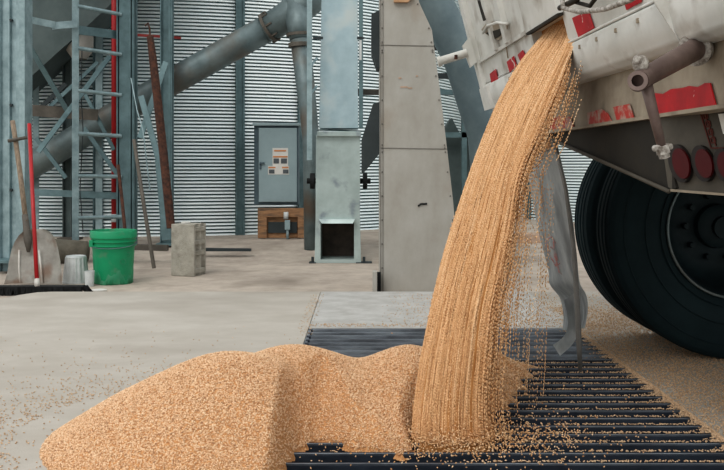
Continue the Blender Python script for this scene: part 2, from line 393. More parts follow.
# ------------------------------------------------------------------ electric cabinet and board
t = root('electrical_cabinet', P(277, 206, 9.55), 'grey upright electrical cabinet with warning stickers mounted on the bin wall', 'cabinet')
D = 9.5
bm = NB(); box(bm, (P(276, 0, D).x, D+.12, P(0, 165, D).z), (44*D/F, .24, 80*D/F), bev=.01); obj('housing', bm, 'cabd', t)
bm = NB(); box(bm, (P(278, 0, D).x, D-.015, P(0, 165, D).z), (38*D/F, .03, 74*D/F), bev=.006); obj('door', bm, 'cab', t)
bm = NB(); box(bm, (P(277, 0, D).x, D+.1, P(0, 124.5, D).z), (48*D/F, .30, .03), bev=.006); obj('top_cap', bm, 'cab', t)
bm = NB(); box(bm, P(260.5, 166, D-.03), (.02, .02, .07)); box(bm, P(262, 163, D-.05), (.05, .015, .015)); obj('door_handle', bm, 'cabd', t)
def sticker(x0, x1, y0, y1, m, dy=0): 
    bm = NB(); a = P(x0, y0, D-.032-dy); b = P(x1, y1, D-.032-dy); box(bm, (a+b)/2, (abs(b.x-a.x), .002, abs(a.z-b.z))); return bm
st = obj('warning_sticker', sticker(272.5, 288, 148, 166, 'wsteel'), 'wsteel', t)
for q in ((273.5,279,158.5,163.5),(281,287,158.5,163.5)): obj('printed_panel', sticker(*q, None, .003), 'labg', st)
obj('printed_band', sticker(273, 287.5, 156, 157.5, None, .003), 'orange', st); obj('printed_band', sticker(274, 286, 150, 151.5, None, .003), 'orange', st)
st = obj('warning_sticker', sticker(268, 289, 166, 174.5, 'wsteel'), 'wsteel', t)
for q in ((269,274.5,169.5,173.5),(283,288.5,169.5,173.5)): obj('printed_panel', sticker(*q, None, .003), 'labg', st)
obj('printed_band', sticker(268.5, 275.5, 166.8, 168.2, None, .003), 'orange', st); obj('printed_band', sticker(282, 288.5, 166.8, 168.2, None, .003), 'orange', st)
t = root('mounting_board', P(283, 238, 9.4), 'brown timber board frame with a socket box standing under the electrical cabinet', 'board')
D = 9.4
bm = NB(); 
for q in ((258,308,208,217),(258,267,217,238),(298,308,217,238)): 
    a = P(q[0], q[2], D); b = P(q[1], q[3], D); box(bm, (a+b)/2, (abs(b.x-a.x), .05, abs(a.z-b.z)), bev=.004)
obj('frame', bm, 'board', t)
bm = NB(); a = P(264, 214, D); b = P(302, 238, D); box(bm, (a+b)/2+Vector((0,.03,0)), (abs(b.x-a.x), .02, abs(a.z-b.z))); obj('back_board', bm, 'board', t)
bm = NB(); a = P(268, 222, D); b = P(297, 233, D); box(bm, (a+b)/2+Vector((0,.015,0)), (abs(b.x-a.x), .02, abs(a.z-b.z))); obj('dark_strip', bm, 'darks', t)
bm = NB(); box(bm, P(287.5, 225, D-.06), (.055, .05, .10), bev=.006); obj('socket_box', bm, 'cab', t)
bm = NB(); tube(bm, [P(286, 219, D-.06), P(286, 212, D-.06)], .025, 14); obj('socket_cap', bm, 'white', t, smooth=True)
bm = NB(); tube(bm, [P(287.5, 229, D-.06), P(287.5, 239, D-.06)], .014, 10); obj('conduit', bm, 'cab', t, smooth=True)

# ------------------------------------------------------------------ duct with open outlet
D = 7.9; t = root('elevator_duct', P(338, 263, D), 'tall pale blue-grey metal duct with an open dark outlet at its foot', 'duct')
dep = .38
bm = NB(); prism(bm, [P(322.5,-170,D), P(357,-170,D), P(357.5,0,D), P(358,128,D), P(319,128,D), P(321.5,0,D)], (0, dep, 0)); obj('upper_casing', bm, 'duct', t)
bm = NB(); a = P(317, 131, D); b = P(361, 137, D); box(bm, ((a.x+b.x)/2, D+dep/2-.01, (a.z+b.z)/2), (b.x-a.x, dep+.06, .045), bev=.006); obj('flange', bm, 'duct2', t)
bm = NB()
prism(bm, [P(316,135,D), P(360,135,D), P(360,221,D), P(315.5,221,D)], (0, dep, 0))
obj('lower_casing', bm, 'duct2', t)
bm = NB()
prism(bm, [P(315.5,221,D), P(320.5,221,D), P(320.5,263,D), P(314.5,263,D)], (0, dep, 0))
prism(bm, [P(354,221,D), P(360,221,D), P(361,263,D), P(354,263,D)], (0, dep, 0))
prism(bm, [P(320.5,259.5,D), P(354,259.5,D), P(354,263,D), P(320.5,263,D)], (0, dep, 0))
obj('outlet_frame', bm, 'duct2', t)
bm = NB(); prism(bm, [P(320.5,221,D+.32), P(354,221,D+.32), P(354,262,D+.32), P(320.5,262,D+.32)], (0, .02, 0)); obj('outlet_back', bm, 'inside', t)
bm = NB(); prism(bm, [P(319,219,D)+Vector((0,-.05,0)), P(355,219,D)+Vector((0,-.05,0)), P(353,223,D)+Vector((0,-.07,0)), P(322,223,D)+Vector((0,-.07,0))], (0, .06, .0)); obj('outlet_lip', bm, 'duct2', t)
for px in (312.5, 365):
    bm = NB(); c = P(px, 181, D+.15); tube(bm, [c-Vector((.02,0,0)), c+Vector((.02,0,0))], .07, 20); tube(bm, [c-Vector((.05,0,0)), c+Vector((.05,0,0))], .025, 12); obj('shaft_bearing', bm, 'black', t)
for x0, x1 in ((309, 316), (356, 372)):
    bm = NB(); a = P(x0, 263, D); b = P(x1, 263, D); box(bm, ((a.x+b.x)/2, D+.05, GZ+.006), (b.x-a.x, .12, .015)); tube(bm, [((a.x+b.x)/2, D+.02, GZ), ((a.x+b.x)/2, D+.02, GZ+.06)], .012, 8); obj('foot', bm, 'darks', t)
bm = NB(); angle_bar(bm, P(309.5, 160, 7.7), P(309.5, -160, 7.7), .045, .008)
for y in (58, 86): beam(bm, P(309, y+10, 7.7), P(317, y, 7.8), .02, .015)
obj('ladder_rail', bm, 'steell', t)
bm = NB(); angle_bar(bm, P(361, 128, 7.75), P(361, -160, 7.75), .035, .008); obj('ladder_rail', bm, 'steel', t)
for y in (38,):
    for a, b in (((313,y),(323,y)), ((357,y),(364,y))):
        bm = NB(); beam(bm, P(*a, 7.68), P(*b, 7.68), .02, .02); obj('bracket', bm, 'darks', t)
bm = NB(); beam(bm, P(360.5, 40, 7.66), P(360.5, 60, 7.66), .02, .01); obj('latch', bm, 'white', t)
bm = NB(); beam(bm, P(340, 92, 8.2), P(425, 92.5, 8.2), .05, .05); obj('crossbar', bm, 'brown', t)
# ------------------------------------------------------------------ grey tapered leg
D = 6.12; t = root('conveyor_leg', P(418, 292, D), 'tall grey tapered sheet metal leg with screwed seams standing behind the grate', 'conveyor leg')
out = [(380,-170),(400,-170),(418,-10),(419,2),(432,30),(434,46),(440,90),(447,148),(453,200),(458,255),(461,293),(380,293)]
def rx(y):
    pts = out[1:-1]
    for (x0,y0),(x1,y1) in zip(pts, pts[1:]):
        if y0 <= y <= y1: return x0+(x1-x0)*(y-y0)/(y1-y0)
    return 460
bm = NB(); prism(bm, [P(x, y, D) for x, y in out], (0, .45, 0)); obj('casing', bm, 'leg', t)
bm = NB()
for y in (45, 148): beam(bm, P(380, y, D-.002), P(rx(y), y+1, D-.002), .004, .004)
beam(bm, P(380.6, -160, D-.003), P(380.6, 292, D-.003), .003, .006); beam(bm, P(383, 0, D-.002), P(383, 292, D-.002), .004, .004)
obj('seam', bm, 'seam', t)
for y in list(range(4, 290, 24))+[42, 50]+[145, 152]:
    for x in (382.2, rx(y)-2.2):
        bm = NB(); c = P(x, y, D-.004); box(bm, c, (.009, .009, .009), bev=.002); obj('screw', bm, 'seam', t)
bm = NB(); prism(bm, [P(394,2,D-.03), P(408,2,D-.03), P(414,-4,D-.03), P(412,-20,D-.03), P(392,-20,D-.03)], (0, .03, 0)); obj('inspection_hatch', bm, 'tan', t)
bm = NB(); tube(bm, [P(418, 206, D-.004), P(421, 204, D-.004), P(427, 203.8, D-.004)], .006, 6); obj('gouge', bm, 'black', t)
bm = NB(); prism(bm, [P(371.5,14,D+.1), P(380,10,D+.1), P(380,68,D+.1), P(377,68,D+.1), P(371.5,52,D+.1)], (0, .25, 0)); obj('side_box', bm, 'darks', t)
bm = NB(); prism(bm, [P(361.5,140,D+.15), P(373,104,D+.15), P(384,100,D+.15), P(384,148,D+.15), P(363,174,D+.15), P(361.5,172,D+.15)], (0, .25, 0)); obj('inlet_chute', bm, 'darks', t)
bm = NB(); box(bm, (P(374.5,0,D).x, D-.15, GZ+.08), (.03, .10, .16), bev=.004); obj('kerb_post', bm, 'leg', t)
bm = NB(); box(bm, (P(378,0,D).x, D-.05, GZ+.07), (.035, .06, .14)); obj('dark_gap', bm, 'black', t)  # black box stands in for the shaded gap beside the post
for x, y, w in ((400,78,.02),(404,87,.05),(410,88,.03),(417,76,.015)):
    bm = NB(); box(bm, P(x, y, D-.002), (w, .003, .01)); obj('paint_chip', bm, 'pad', t)

# big blue pipe to the right and bits behind
t = root('blue_grey_pipe', P(520, 240, 7.6), 'thick blue-grey pipe slanting down behind the top of the grey tapered leg', 'pipe')
bm = NB(); tube(bm, [P(395,-90,7.6), P(425,-18,7.6), P(462,60,7.6), P(486,135,7.6), P(491,200,7.6), P(492,272,7.6)], .155, 36); obj('pipe_run', bm, 'pipeb', t, smooth=True)
t = root('machinery_frame', P(465, 240, 8.6), 'dark steel machinery frame glimpsed between the grey leg and the falling grain', 'frame')
for a, b, w, m in (((436,92),(470,93),.05,'steel'), ((438,76),(462,76),.05,'darks'), ((432,44),(452,50),.08,'darks'), ((440,135),(500,135),.05,'steel'), ((464,92),(464,210),.05,'steel')):
    bm = NB(); beam(bm, P(*a, 8.6), P(*b, 8.6), w, .06); obj('crossbar', bm, m, t)
bm = NB(); prism(bm, [P(445,128,8.7), P(452,118,8.7), P(462,138,8.7), P(500,140,8.7), P(500,225,8.7), P(445,225,8.7)], (0, .3, 0)); obj('guard_panel', bm, 'hop', t)
t = root('bollard_block', P(540, 250, 9.0), 'low pale concrete block at the foot of the far bin behind the mud flap', 'concrete block')
bm = NB(); a = P(512, 237, 9.0); b = P(556, 250, 9.0); box(bm, (a+b)/2+Vector((0,.1,0)), (abs(b.x-a.x), .3, abs(a.z-b.z)+.06), bev=.02); obj('block_body', bm, 'pad', t)

# ------------------------------------------------------------------ shovel, broom, pails
D = 6.35; t = root('scoop_shovel', P(33, 287, D), 'wide grey metal scoop shovel standing on its blade with a wooden handle', 'shovel')
bm = NB(); W = 13; rows = [(284.5,3.5,61.5),(275,5,60),(262,5,57),(250,6,53),(243,8,50),(237,11,46),(233,15,42),(231,20,37)]
gr = []
for r, (y, xl, xr) in enumerate(rows):
    row = []
    lean = (287-y)/56*.16
    for k in range(W):
        u = k/(W-1)*2-1; x = xl+(xr-xl)*k/(W-1)
        back = .07*(1-abs(u)**3) * (.6+.4*min(1, (y-229)/20))
        ang = P(x, y, D)
        row.append(bm.verts.new((ang.x, D+lean+back, ang.z)))
    gr.append(row)
for r in range(len(rows)-1):
    for k in range(W-1): bm.faces.new((gr[r][k], gr[r][k+1], gr[r+1][k+1], gr[r+1][k]))
bmesh.ops.solidify(bm, geom=bm.faces[:], thickness=.004)
obj('scoop_blade', bm, 'alum', t, smooth=True, angle=50)
for dx in (-11, 11):
    bm = NB(); tube(bm, [P(29+dx*.9, 250, D+.13), P(30+dx, 268, D+.10), P(31+dx, 283, D+.06)], .008, 6); obj('blade_rib', bm, 'alum', t, smooth=True)
bm = NB(); tube(bm, [P(28.5, 252, D+.13), P(28, 240, D+.15), P(26, 224, D+.2), P(25, 215, D+.22)], [.012, .03, .023, .022], 14); obj('socket', bm, 'brown', t, smooth=True)
bm = NB(); tube(bm, [P(26, 222, D+.2), P(21, 180, D+.32), P(15.5, 140, D+.42), P(12.5, 121, D+.46)], .018, 14); obj('handle', bm, 'wood', t, smooth=True)
bm = NB(); tube(bm, [P(8, 141, D+.38), P(27, 137.5, D+.40)], .013, 10); obj('handle_clamp', bm, 'brown', t, smooth=True)

D = 5.98; t = root('push_broom', P(40, 290, D), 'red-handled push broom with a wide black bristle head in front of the scoop shovel', 'broom')
bm = NB(); tube(bm, [P(37, 281, D), P(33, 205, D+.25), P(29.2, 124, D+.5)], .0135, 16); obj('handle', bm, 'red', t, smooth=True)
bm = NB(); tube(bm, [P(37.2, 287, D-.02), P(36.9, 279, D+.0)], .017, 14); obj('handle_socket', bm, 'alum', t, smooth=True)
bm = NB(); a = P(-6, 288.5, D); b = P(84, 288, D); beam(bm, a, b, .035, .07, bev=.006); obj('head_block', bm, 'black', t)
bm = NB()
for i in range(1500):
    u = random.random(); x = -8+u*96; d = D+random.uniform(-.05, .05)
    p = P(x, 290, d); p.z = GZ+.06
    q = p + Vector((random.uniform(-.012,.012)+(.035 if u > .93 else 0), random.uniform(-.02,.02), -.06+random.random()*.006)); q.z = max(q.z, GZ+.001)
    s = Vector((.0022, 0, 0)); v = [bm.verts.new(w) for w in (p-s, p+s, q+s, q-s)]; bm.faces.new(v)
obj('bristles', bm, 'black', t, kind='stuff')

def lathe_thing(bm, c, prof, seg=48): return lathe(bm, c, prof, seg)
# ribbed upturned pail
D = 6.62; c = P(76, 0, D); c.z = GZ; t = root('upturned_pail', c, 'small grey-white ribbed pail turned upside down beside the green bucket', 'pail')
bm = NB(); r0, r1, h = .094, .078, .193
rings = []
for z, r in ((0,r0+.004),(.012,r0+.004),(.013,r0),(h-.012,r1),(h-.004,r1-.002),(h,r1-.008)):
    rings.append([bm.verts.new(c+Vector(((r-(.004 if (k%4<2 and .013<=z<h-.01) else 0))*math.cos(2*math.pi*k/64), (r-(.004 if (k%4<2 and .013<=z<h-.01) else 0))*math.sin(2*math.pi*k/64), z))) for k in range(64)])
for i in range(len(rings)-1):
    for k in range(64): bm.faces.new((rings[i][k], rings[i][(k+1)%64], rings[i+1][(k+1)%64], rings[i+1][k]))
bm.faces.new(rings[-1]); obj('pail_body', bm, 'white', t)
bm = NB(); lathe(bm, c, [(r1-.02, h), (r1-.012, h+.006), (r1-.008, h+.006), (r1-.006, h-.001)], 48); obj('foot_ring', bm, 'white', t, smooth=True)
c = P(89.5, 0, 6.42); c.z = GZ; bm = NB(); lathe(bm, c, [(0,0),(.03,0),(.036,.11),(.034,.11),(.029,.004),(0,.004)], 32)
simple('plastic_cup', bm, 'white', 'small translucent white plastic cup standing between pail and green bucket', 'cup', smooth=True, angle=40)
c = P(99, 0, 6.15); c.z = GZ; bm = NB(); lathe(bm, c, [(0,.004),(.045,.004),(.05,0),(.052,.012),(.04,.014),(0,.012)], 32)
simple('plastic_saucer', bm, 'wsteel', 'flat white plastic saucer lying on the ground in front of the green bucket', 'saucer', smooth=True, angle=40)
# green bucket
D = 6.6; c = P(113.5, 0, D); c.z = GZ; t = root('green_bucket', c, 'bright green plastic bucket with ribbed rim and dirty lower half', 'bucket')
H = .388; rb = .137; rt = .157
bm = NB(); prof = [(0,0),(rb-.01,0),(rb,.008),(rb+(rt-rb)*.65,H*.66),(rt-.003,H*.70),(rt+.008,H*.71),(rt+.008,H*.73),(rt-.002,H*.74),(rt-.001,H*.78),(rt+.010,H*.79),(rt+.010,H*.81),(rt,H*.82),(rt+.002,H*.86),(rt+.0105,H*.865),(rt+.0105,H*.98),(rt+.006,H),(rt-.004,H),(rt-.008,H*.97),(rb-.006,.012),(0,.012)]
lathe(bm, c, prof, 64); obj('bucket_body', bm, 'green', t, smooth=True, angle=35)
bm = NB(); lathe(bm, c, [(rb+.001,.004),(rb+.0035,.06),(rb+.006,.115),(rb+.003,.13)], 64); 
for v in bm.verts:
    if v.co.z > c.z+.05:
        q = math.atan2(v.co.y-c.y, v.co.x-c.x); v.co.z += -.06+.03*math.sin(q*5+1)+.02*math.sin(q*11)+.012*math.sin(q*23)
obj('mud_film', bm, 'greendirt', t, smooth=True)
bm = NB(); pts = []
for k in range(25):
    a = math.pi*(k/24)+math.pi; pts.append(c+Vector((math.cos(a)*(rt+.014), math.sin(a)*(rt+.014), H*.76-.03*math.sin(math.pi*k/24))))
tube(bm, pts, .0028, 8); obj('wire_handle', bm, 'steel', t, smooth=True)
bm = NB()
for px in (96,): box(bm, Vector((c.x+(px-113.5)*D/F, c.y-.10, c.z+H*.77)), (.028, .05, .05), bev=.004)
obj('handle_lug', bm, 'green', t)
bm = NB()
for (px, py, r) in ((122,262,.018),(126,255,.014)):
    cc = P(px, py, D-.142); dx = cc.x-c.x; cc.y = c.y-math.sqrt(max(0,(.152)**2-dx*dx)); 
    pts = [cc+Vector((r*math.cos(k*math.pi/10), r*math.cos(k*math.pi/10)*.45, r*math.sin(k*math.pi/10))) for k in range(21)]
    tube(bm, pts, .0025, 6)
obj('moulded_rings', bm, 'greendirt', t)
# cinder block on end
D = 7.0; t = root('cinder_block', P(185, 276, D), 'grey concrete cinder block standing on end on the yard', 'block')
R = Matrix.Rotation(math.radians(-17), 3, 'Z'); h = .405
cc = P(186.5, 0, D); cc = Vector((cc.x, D+.09, GZ))
bm = NB()
pts = [(-.1,-.1),(.1,-.1),(.1,-.075),(.082,-.06),(.082,-.02),(.1,0),(.1,.02),(.082,.035),(.082,.075),(.1,.09),(.1,.1),(-.1,.1)]
prism(bm, [cc+R@Vector((x, y, 0)) for x, y in pts], (0, 0, h))
bmesh.ops.bevel(bm, geom=bm.edges[:], offset=.004, segments=1, affect='EDGES')
obj('block_shell', bm, 'block', t)
for z in (.02, .16, .24, h-.06): bm = NB(); box(bm, cc+R@Vector((.094, -.005, z+.02)), (.02, .16, .035), R, bev=.006); obj('block_web', bm, 'block', t)
c = cc+Vector((-.02, -.02, h)); bm = NB(); lathe(bm, c, [(0,0),(.033,0),(.036,.012),(.03,.016),(0,.016)], 28)
simple('white_puck', bm, 'wsteel', 'flat white plastic puck lying on top of the cinder block', 'puck', smooth=True, angle=40)
c = P(222, 251, 8.0); c.z = GZ; bm = NB(); lathe(bm, c, [(0,0),(.02,0),(.02,.01),(0,.012)], 16)

# ------------------------------------------------------------------ grate
t = root('floor_grate', ((GX0+GX1)/2, 3.06, -.1), 'steel bar grate over the dump pit, its dark cross bars running left to right', 'grate')
ys = []; y = 1.66
while y < 4.5: ys.append(y); y += .0885
bars = []
for i, y in enumerate(ys):
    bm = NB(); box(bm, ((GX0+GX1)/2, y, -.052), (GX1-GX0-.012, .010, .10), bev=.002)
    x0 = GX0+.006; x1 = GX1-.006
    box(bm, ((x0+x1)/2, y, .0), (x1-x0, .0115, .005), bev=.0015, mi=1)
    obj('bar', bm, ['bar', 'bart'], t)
for x in (.13, .40, .67, .94):
    bm = NB(); tube(bm, [(x, 1.62, -.09), (x, 4.5, -.09)], .008, 8); obj('tie_rod', bm, 'bar', t)
for x in (GX0+.008, GX1-.008):
    bm = NB(); box(bm, (x, 3.06, -.055), (.014, 2.9, .1)); obj('edge_angle', bm, 'bart', t)
# denser infill bars under the far part
for y in np.arange(3.84, 4.5, .0885):
    for k in (.028, .058):
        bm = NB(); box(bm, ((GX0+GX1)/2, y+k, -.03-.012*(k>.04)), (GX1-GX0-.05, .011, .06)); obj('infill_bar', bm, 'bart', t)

# ------------------------------------------------------------------ kernels
TV = np.array([[0,0,1],[0,0,-1],[1,0,.25],[0,1,.25],[-1,0,.25],[0,-1,.25],[.8,.8,-.35],[-.8,.8,-.35],[-.8,-.8,-.35],[.8,-.8,-.35]], float)
TV[6:,:2] *= .9
TF = []
for k in range(4):
    a = 2+k; b = 2+(k+1) % 4; c_ = 6+k; d_ = 6+(k+3) % 4
    TF += [(0,a,b),(a,c_,b),(1,c_,d_),(a,d_,c_)]
TF = np.array(TF)
def kernels(pos, dirs, ln, wd):
    n = len(pos); dirs = dirs/np.linalg.norm(dirs, axis=1, keepdims=True)
    ref = np.where(np.abs(dirs[:, 2:3]) < .9, np.array([[0,0,1.]]), np.array([[1.,0,0]]))
    x = np.cross(ref, dirs); x /= np.linalg.norm(x, axis=1, keepdims=True); y = np.cross(dirs, x)
    V = pos[:,None,:] + (TV[None,:,0:1]*x[:,None,:]+TV[None,:,1:2]*y[:,None,:])*wd[:,None,None]/2 + TV[None,:,2:3]*dirs[:,None,:]*ln[:,None,None]/2
    Fc = TF[None]+(np.arange(n)*len(TV))[:,None,None]
    return V.reshape(-1,3), Fc.reshape(-1,3)
def build_np(name, parts, mats, tone=None, **k):
    """parts: list of (verts, faces (tri/quads array), material index)"""
    V = []; loops = []; starts = []; tot = []; mi = []; off = 0; ls = 0
    for v, f, m in parts:
        V.append(v); w = f.shape[1]; loops.append((f+off).reshape(-1)); starts.append(ls+np.arange(len(f))*w); tot.append(np.full(len(f), w)); mi.append(np.full(len(f), m)); off += len(v); ls += f.size
    V = np.concatenate(V); loops = np.concatenate(loops); starts = np.concatenate(starts); mi = np.concatenate(mi)
    par = k.get('parent'); o3 = np.array(wloc(par)) if par else np.array([V[:,0].mean(), V[:,1].mean(), V[:,2].min()])
    V = V-o3
    me = bpy.data.meshes.new(name); me.vertices.add(len(V)); me.vertices.foreach_set('co', V.astype(np.float32).ravel())
    me.loops.add(len(loops)); me.loops.foreach_set('vertex_index', loops.astype(np.int32))
    me.polygons.add(len(starts)); me.polygons.foreach_set('loop_start', starts.astype(np.int32))
    me.polygons.foreach_set('material_index', mi.astype(np.int32)); me.update(calc_edges=True)
    for q in mats: me.materials.append(M[q])
    if tone is not None:
        at = me.attributes.new('tone', 'FLOAT', 'POINT'); at.data.foreach_set('value', tone.astype(np.float32))
    me.shade_smooth(); me.validate()
    o = bpy.data.objects.new(name, me); C.objects.link(o)
    if par: o.parent = par
    else: o.location = o3
    for kk in ('label', 'category', 'group', 'kind'):
        if kk in k: o[kk] = k[kk]
    return o

def sstep(a, b, x): t = np.clip((x-a)/(b-a), 0, 1); return t*t*(3-2*t)
def noise2(x, y):
    return (np.sin(x*9.1+1.3)*np.cos(y*7.7+.4)+.5*np.sin(x*21+y*13)+.35*np.cos(y*31-x*17))/1.85
#PILE-BEGIN
CONES = [(-.40,2.72,.24,.54,.24),(-.22,2.98,.216,.46,.16),(.16,3.04,.205,.42,.07),(.42,3.28,.155,.46,.08)]
def pile_h(x, y):
    hs = []
    for cx, cy, H, R, a in CONES:
        r = np.sqrt((x-cx)**2+(y-cy)**2)
        rr = np.sqrt(r*r+a*a)-a
        hs.append(H*(1-rr/(np.sqrt(R*R+a*a)-a)))
    k = 45.; h = np.log(sum(np.exp(k*q) for q in hs))/k
    h = h+.005*noise2(x, y)*sstep(0, .1, h)
    # grain falls through the grate at the front: the heap ends in a short steep slope there
    edge = 2.60+.06*np.exp(-((x+.10)/.06)**4)+.015*np.sin(x*37)-.06*sstep(-.02,.12,x)
    m = sstep(-.25, -.17, x); lim = (y-edge)*.75
    h = h*(1-m)+m*np.minimum(h, lim)
    # front right: open grate
    lim2 = np.minimum((y-3.04+.02*np.sin(x*40))*.75, (.50+.34*(y-3.08)+.018*np.sin(y*33)+.01*np.sin(y*71)-x)*.7)
    m2 = sstep(.30, .46, x); h = h*(1-m2)+m2*np.minimum(h, lim2)
    # crater scoured by the falling stream
    r = np.sqrt(((x-.29)/.16)**2+((y-2.72)/.22)**2); h = h-.16*(1-sstep(.55, 1.15, r))
    return h
#PILE-END
nx, ny = 260, 260
gx = np.linspace(-1.25, .85, nx); gy = np.linspace(1.75, 4.0, ny); X, Y = np.meshgrid(gx, gy); Hh = pile_h(X, Y)
Z = np.where(Hh > 0, Hh, -.012)
SV = np.stack([X.ravel(), Y.ravel(), Z.ravel()], 1)
idx = np.arange(nx*ny).reshape(ny, nx)
q = np.stack([idx[:-1,:-1], idx[:-1,1:], idx[1:,1:], idx[1:,:-1]], -1).reshape(-1, 4)
keep = (Hh.ravel()[q] > -.004).any(1); q = q[keep]
used = np.unique(q); rem = -np.ones(len(SV), int); rem[used] = np.arange(len(used)); SV = SV[used]; q = rem[q]
def rdir(n, flat=.35):
    a = rng.uniform(0, 2*np.pi, n); return np.stack([np.cos(a), np.sin(a), rng.normal(0, flat, n)], 1)
n = 330000; kx = rng.uniform(-1.2, .8, n); ky = rng.uniform(1.85, 3.95, n); kh = pile_h(kx, ky)
vis = (kh > .0) & (np.abs(kx*F/ky) < 420) & (CZ-kh > (ky*.0)) 
px_y = HY+(CZ-kh)*F/ky; vis &= px_y < 520
kx, ky, kh = kx[vis], ky[vis], kh[vis]; n = len(kx)
pos = np.stack([kx, ky, kh+rng.uniform(-.001, .0025, n)], 1)
kv, kf = kernels(pos, rdir(n), rng.uniform(.0055, .0078, n), rng.uniform(.0036, .0048, n))
print('pile kernels', n)
build_np('grain_pile', [(SV, q, 0), (kv, kf, 1)], ['gsurf', 'grain'], kind='stuff', label='big heap of golden wheat kernels spread over the slab and the grate', category='grain pile')

# spilled kernels: halo on slab, carpet right of the grate, strip behind it, crumbs on bars
sp = []
def scatter(n, fx, fy, zz=.002): sp.append(np.stack([fx, fy, np.full(n, zz)], 1))
n = 1700; a = rng.uniform(1.2, 4.6, n); r = .62+np.abs(rng.normal(0, .20, n)); x = -.40+r*np.cos(a)*1.05; y = 2.8+r*np.sin(a)*.95; ok = (x < GX0-.01) & (y > 1.9); scatter(ok.sum(), x[ok], y[ok])
n = 900; x = rng.uniform(-1.9, -.3, n); y = 2.3+rng.beta(1.2, 2.5, n)*2.6; ok = rng.random(n) < .55+.45*(x > -1.2); scatter(ok.sum(), x[ok], y[ok])
n = 46000; x = GX1+.01+rng.beta(1, 1.5, n)*1.5; y = rng.uniform(2.1, 5.2, n); ok = rng.random(n) < np.clip(1.15-(x-GX1)*.45-np.clip(y-4.2,0,1)*.6+.25*noise2(x*1.5, y*1.5), .12, 1); scatter(ok.sum(), x[ok], y[ok])
n = 7500; x = rng.uniform(GX0, GX1+.8, n); y = 4.53+rng.beta(1, 1.6, n)*1.25; ok = (x > .1+rng.random(n)*.5) | (y < 4.62); scatter(ok.sum(), x[ok], y[ok], .006)
n = 160; x = rng.uniform(-.32, -.24, n); y = rng.uniform(4.3, 5.7, n); scatter(n, x, y, .006)
n = 9500; x = GX1-rng.beta(1.1, 1.8, n)*1.05; b = rng.choice(np.array(ys), n); ok = (b < 3.75) & ((rng.random(n) < .9) ) & (x > .28); scatter(ok.sum(), x[ok], b[ok]+rng.normal(0, .004, ok.sum()), .0065)
n = 500; x = rng.uniform(GX0, .3, n); b = rng.choice(np.array(ys), n); ok = b < 2.75; scatter(ok.sum(), x[ok], b[ok]+rng.normal(0, .003, ok.sum()), .006)
# triangular drifts of grain spilling over the bar ends at the right edge
n = 9000; x = GX1-rng.exponential(.035, n); y = rng.uniform(1.9, 4.5, n); ph = ((y-ys[0])/.0885) % 1; ok = (GX1-x) < .02+.16*(1-ph)**2*rng.random(n)*(y > 2); 
scatter(ok.sum(), x[ok], y[ok], .005)
pos = np.concatenate(sp); n = len(pos); pos[:,2] += rng.uniform(0, .0015, n)
kv, kf = kernels(pos, rdir(n, .12), rng.uniform(.0055, .0078, n), rng.uniform(.0034, .0046, n))
build_np('spilled_grain', [(kv, kf, 0)], ['graind'], kind='stuff', label='loose wheat kernels scattered on the slab, bars and ground around the heap', category='grain')

# ------------------------------------------------------------------ falling grain
SL = [(562,10),(542,36),(520,63),(501,96),(486,130),(471,170),(456,215),(442,262),(431,310),(421,360),(414,410),(411,458)]
SR = [(575,30),(570,55),(559,86),(547,114),(537,138),(521,176),(513,222),(505,262),(495,305),(490,350),(487,405),(492,458)]
def cat(pts, u):
    n = len(pts)-1; i = min(int(u*n), n-1); f = u*n-i; g = lambda j: np.array(pts[max(0, min(n, j))], float)
    a, b, c, d = g(i-1), g(i), g(i+1), g(i+2)
    return .5*((2*b)+(-a+c)*f+(2*a-5*b+4*c-d)*f*f+(-a+3*b-3*c+d)*f**3)
def srow(u):
    l = cat(SL, u); r = cat(SR, u); e = u**1.2; Dl = 3.34-.70*e; Dr = 2.97-.33*e; return np.array(P(*l, Dl)), np.array(P(*r, Dr)), Dl
NU, NA = 120, 140
rngp = rng.uniform(0, 6.28, 8)
def ridge(a, u):
    return .10*np.sin(a*9+rngp[0]+2*u)+.08*np.sin(a*17+rngp[1]-3*u)+.06*np.sin(a*31+rngp[2]+4*u)+.05*np.sin(a*53+rngp[3]-2*u)+.04*np.sin(a*5+9*u)
V = []; 
for i in range(NU):
    u = i/(NU-1); l, r, D = srow(u); c = (l+r)/2; w = (r-l)/2; dd = .10+.0*u
    for k in range(NA):
        a = 2*math.pi*k/NA; s = 1+ridge(a, u)*.3
        V.append(c + w*math.cos(a)*min(s, 1.02) + np.array([0, dd*math.sin(a)*s*.7, 0]))
V = np.array(V); idx = np.arange(NU*NA).reshape(NU, NA)
q1 = np.stack([idx[:-1], np.roll(idx, -1, 1)[:-1], np.roll(idx, -1, 1)[1:], idx[1:]], -1).reshape(-1, 4)
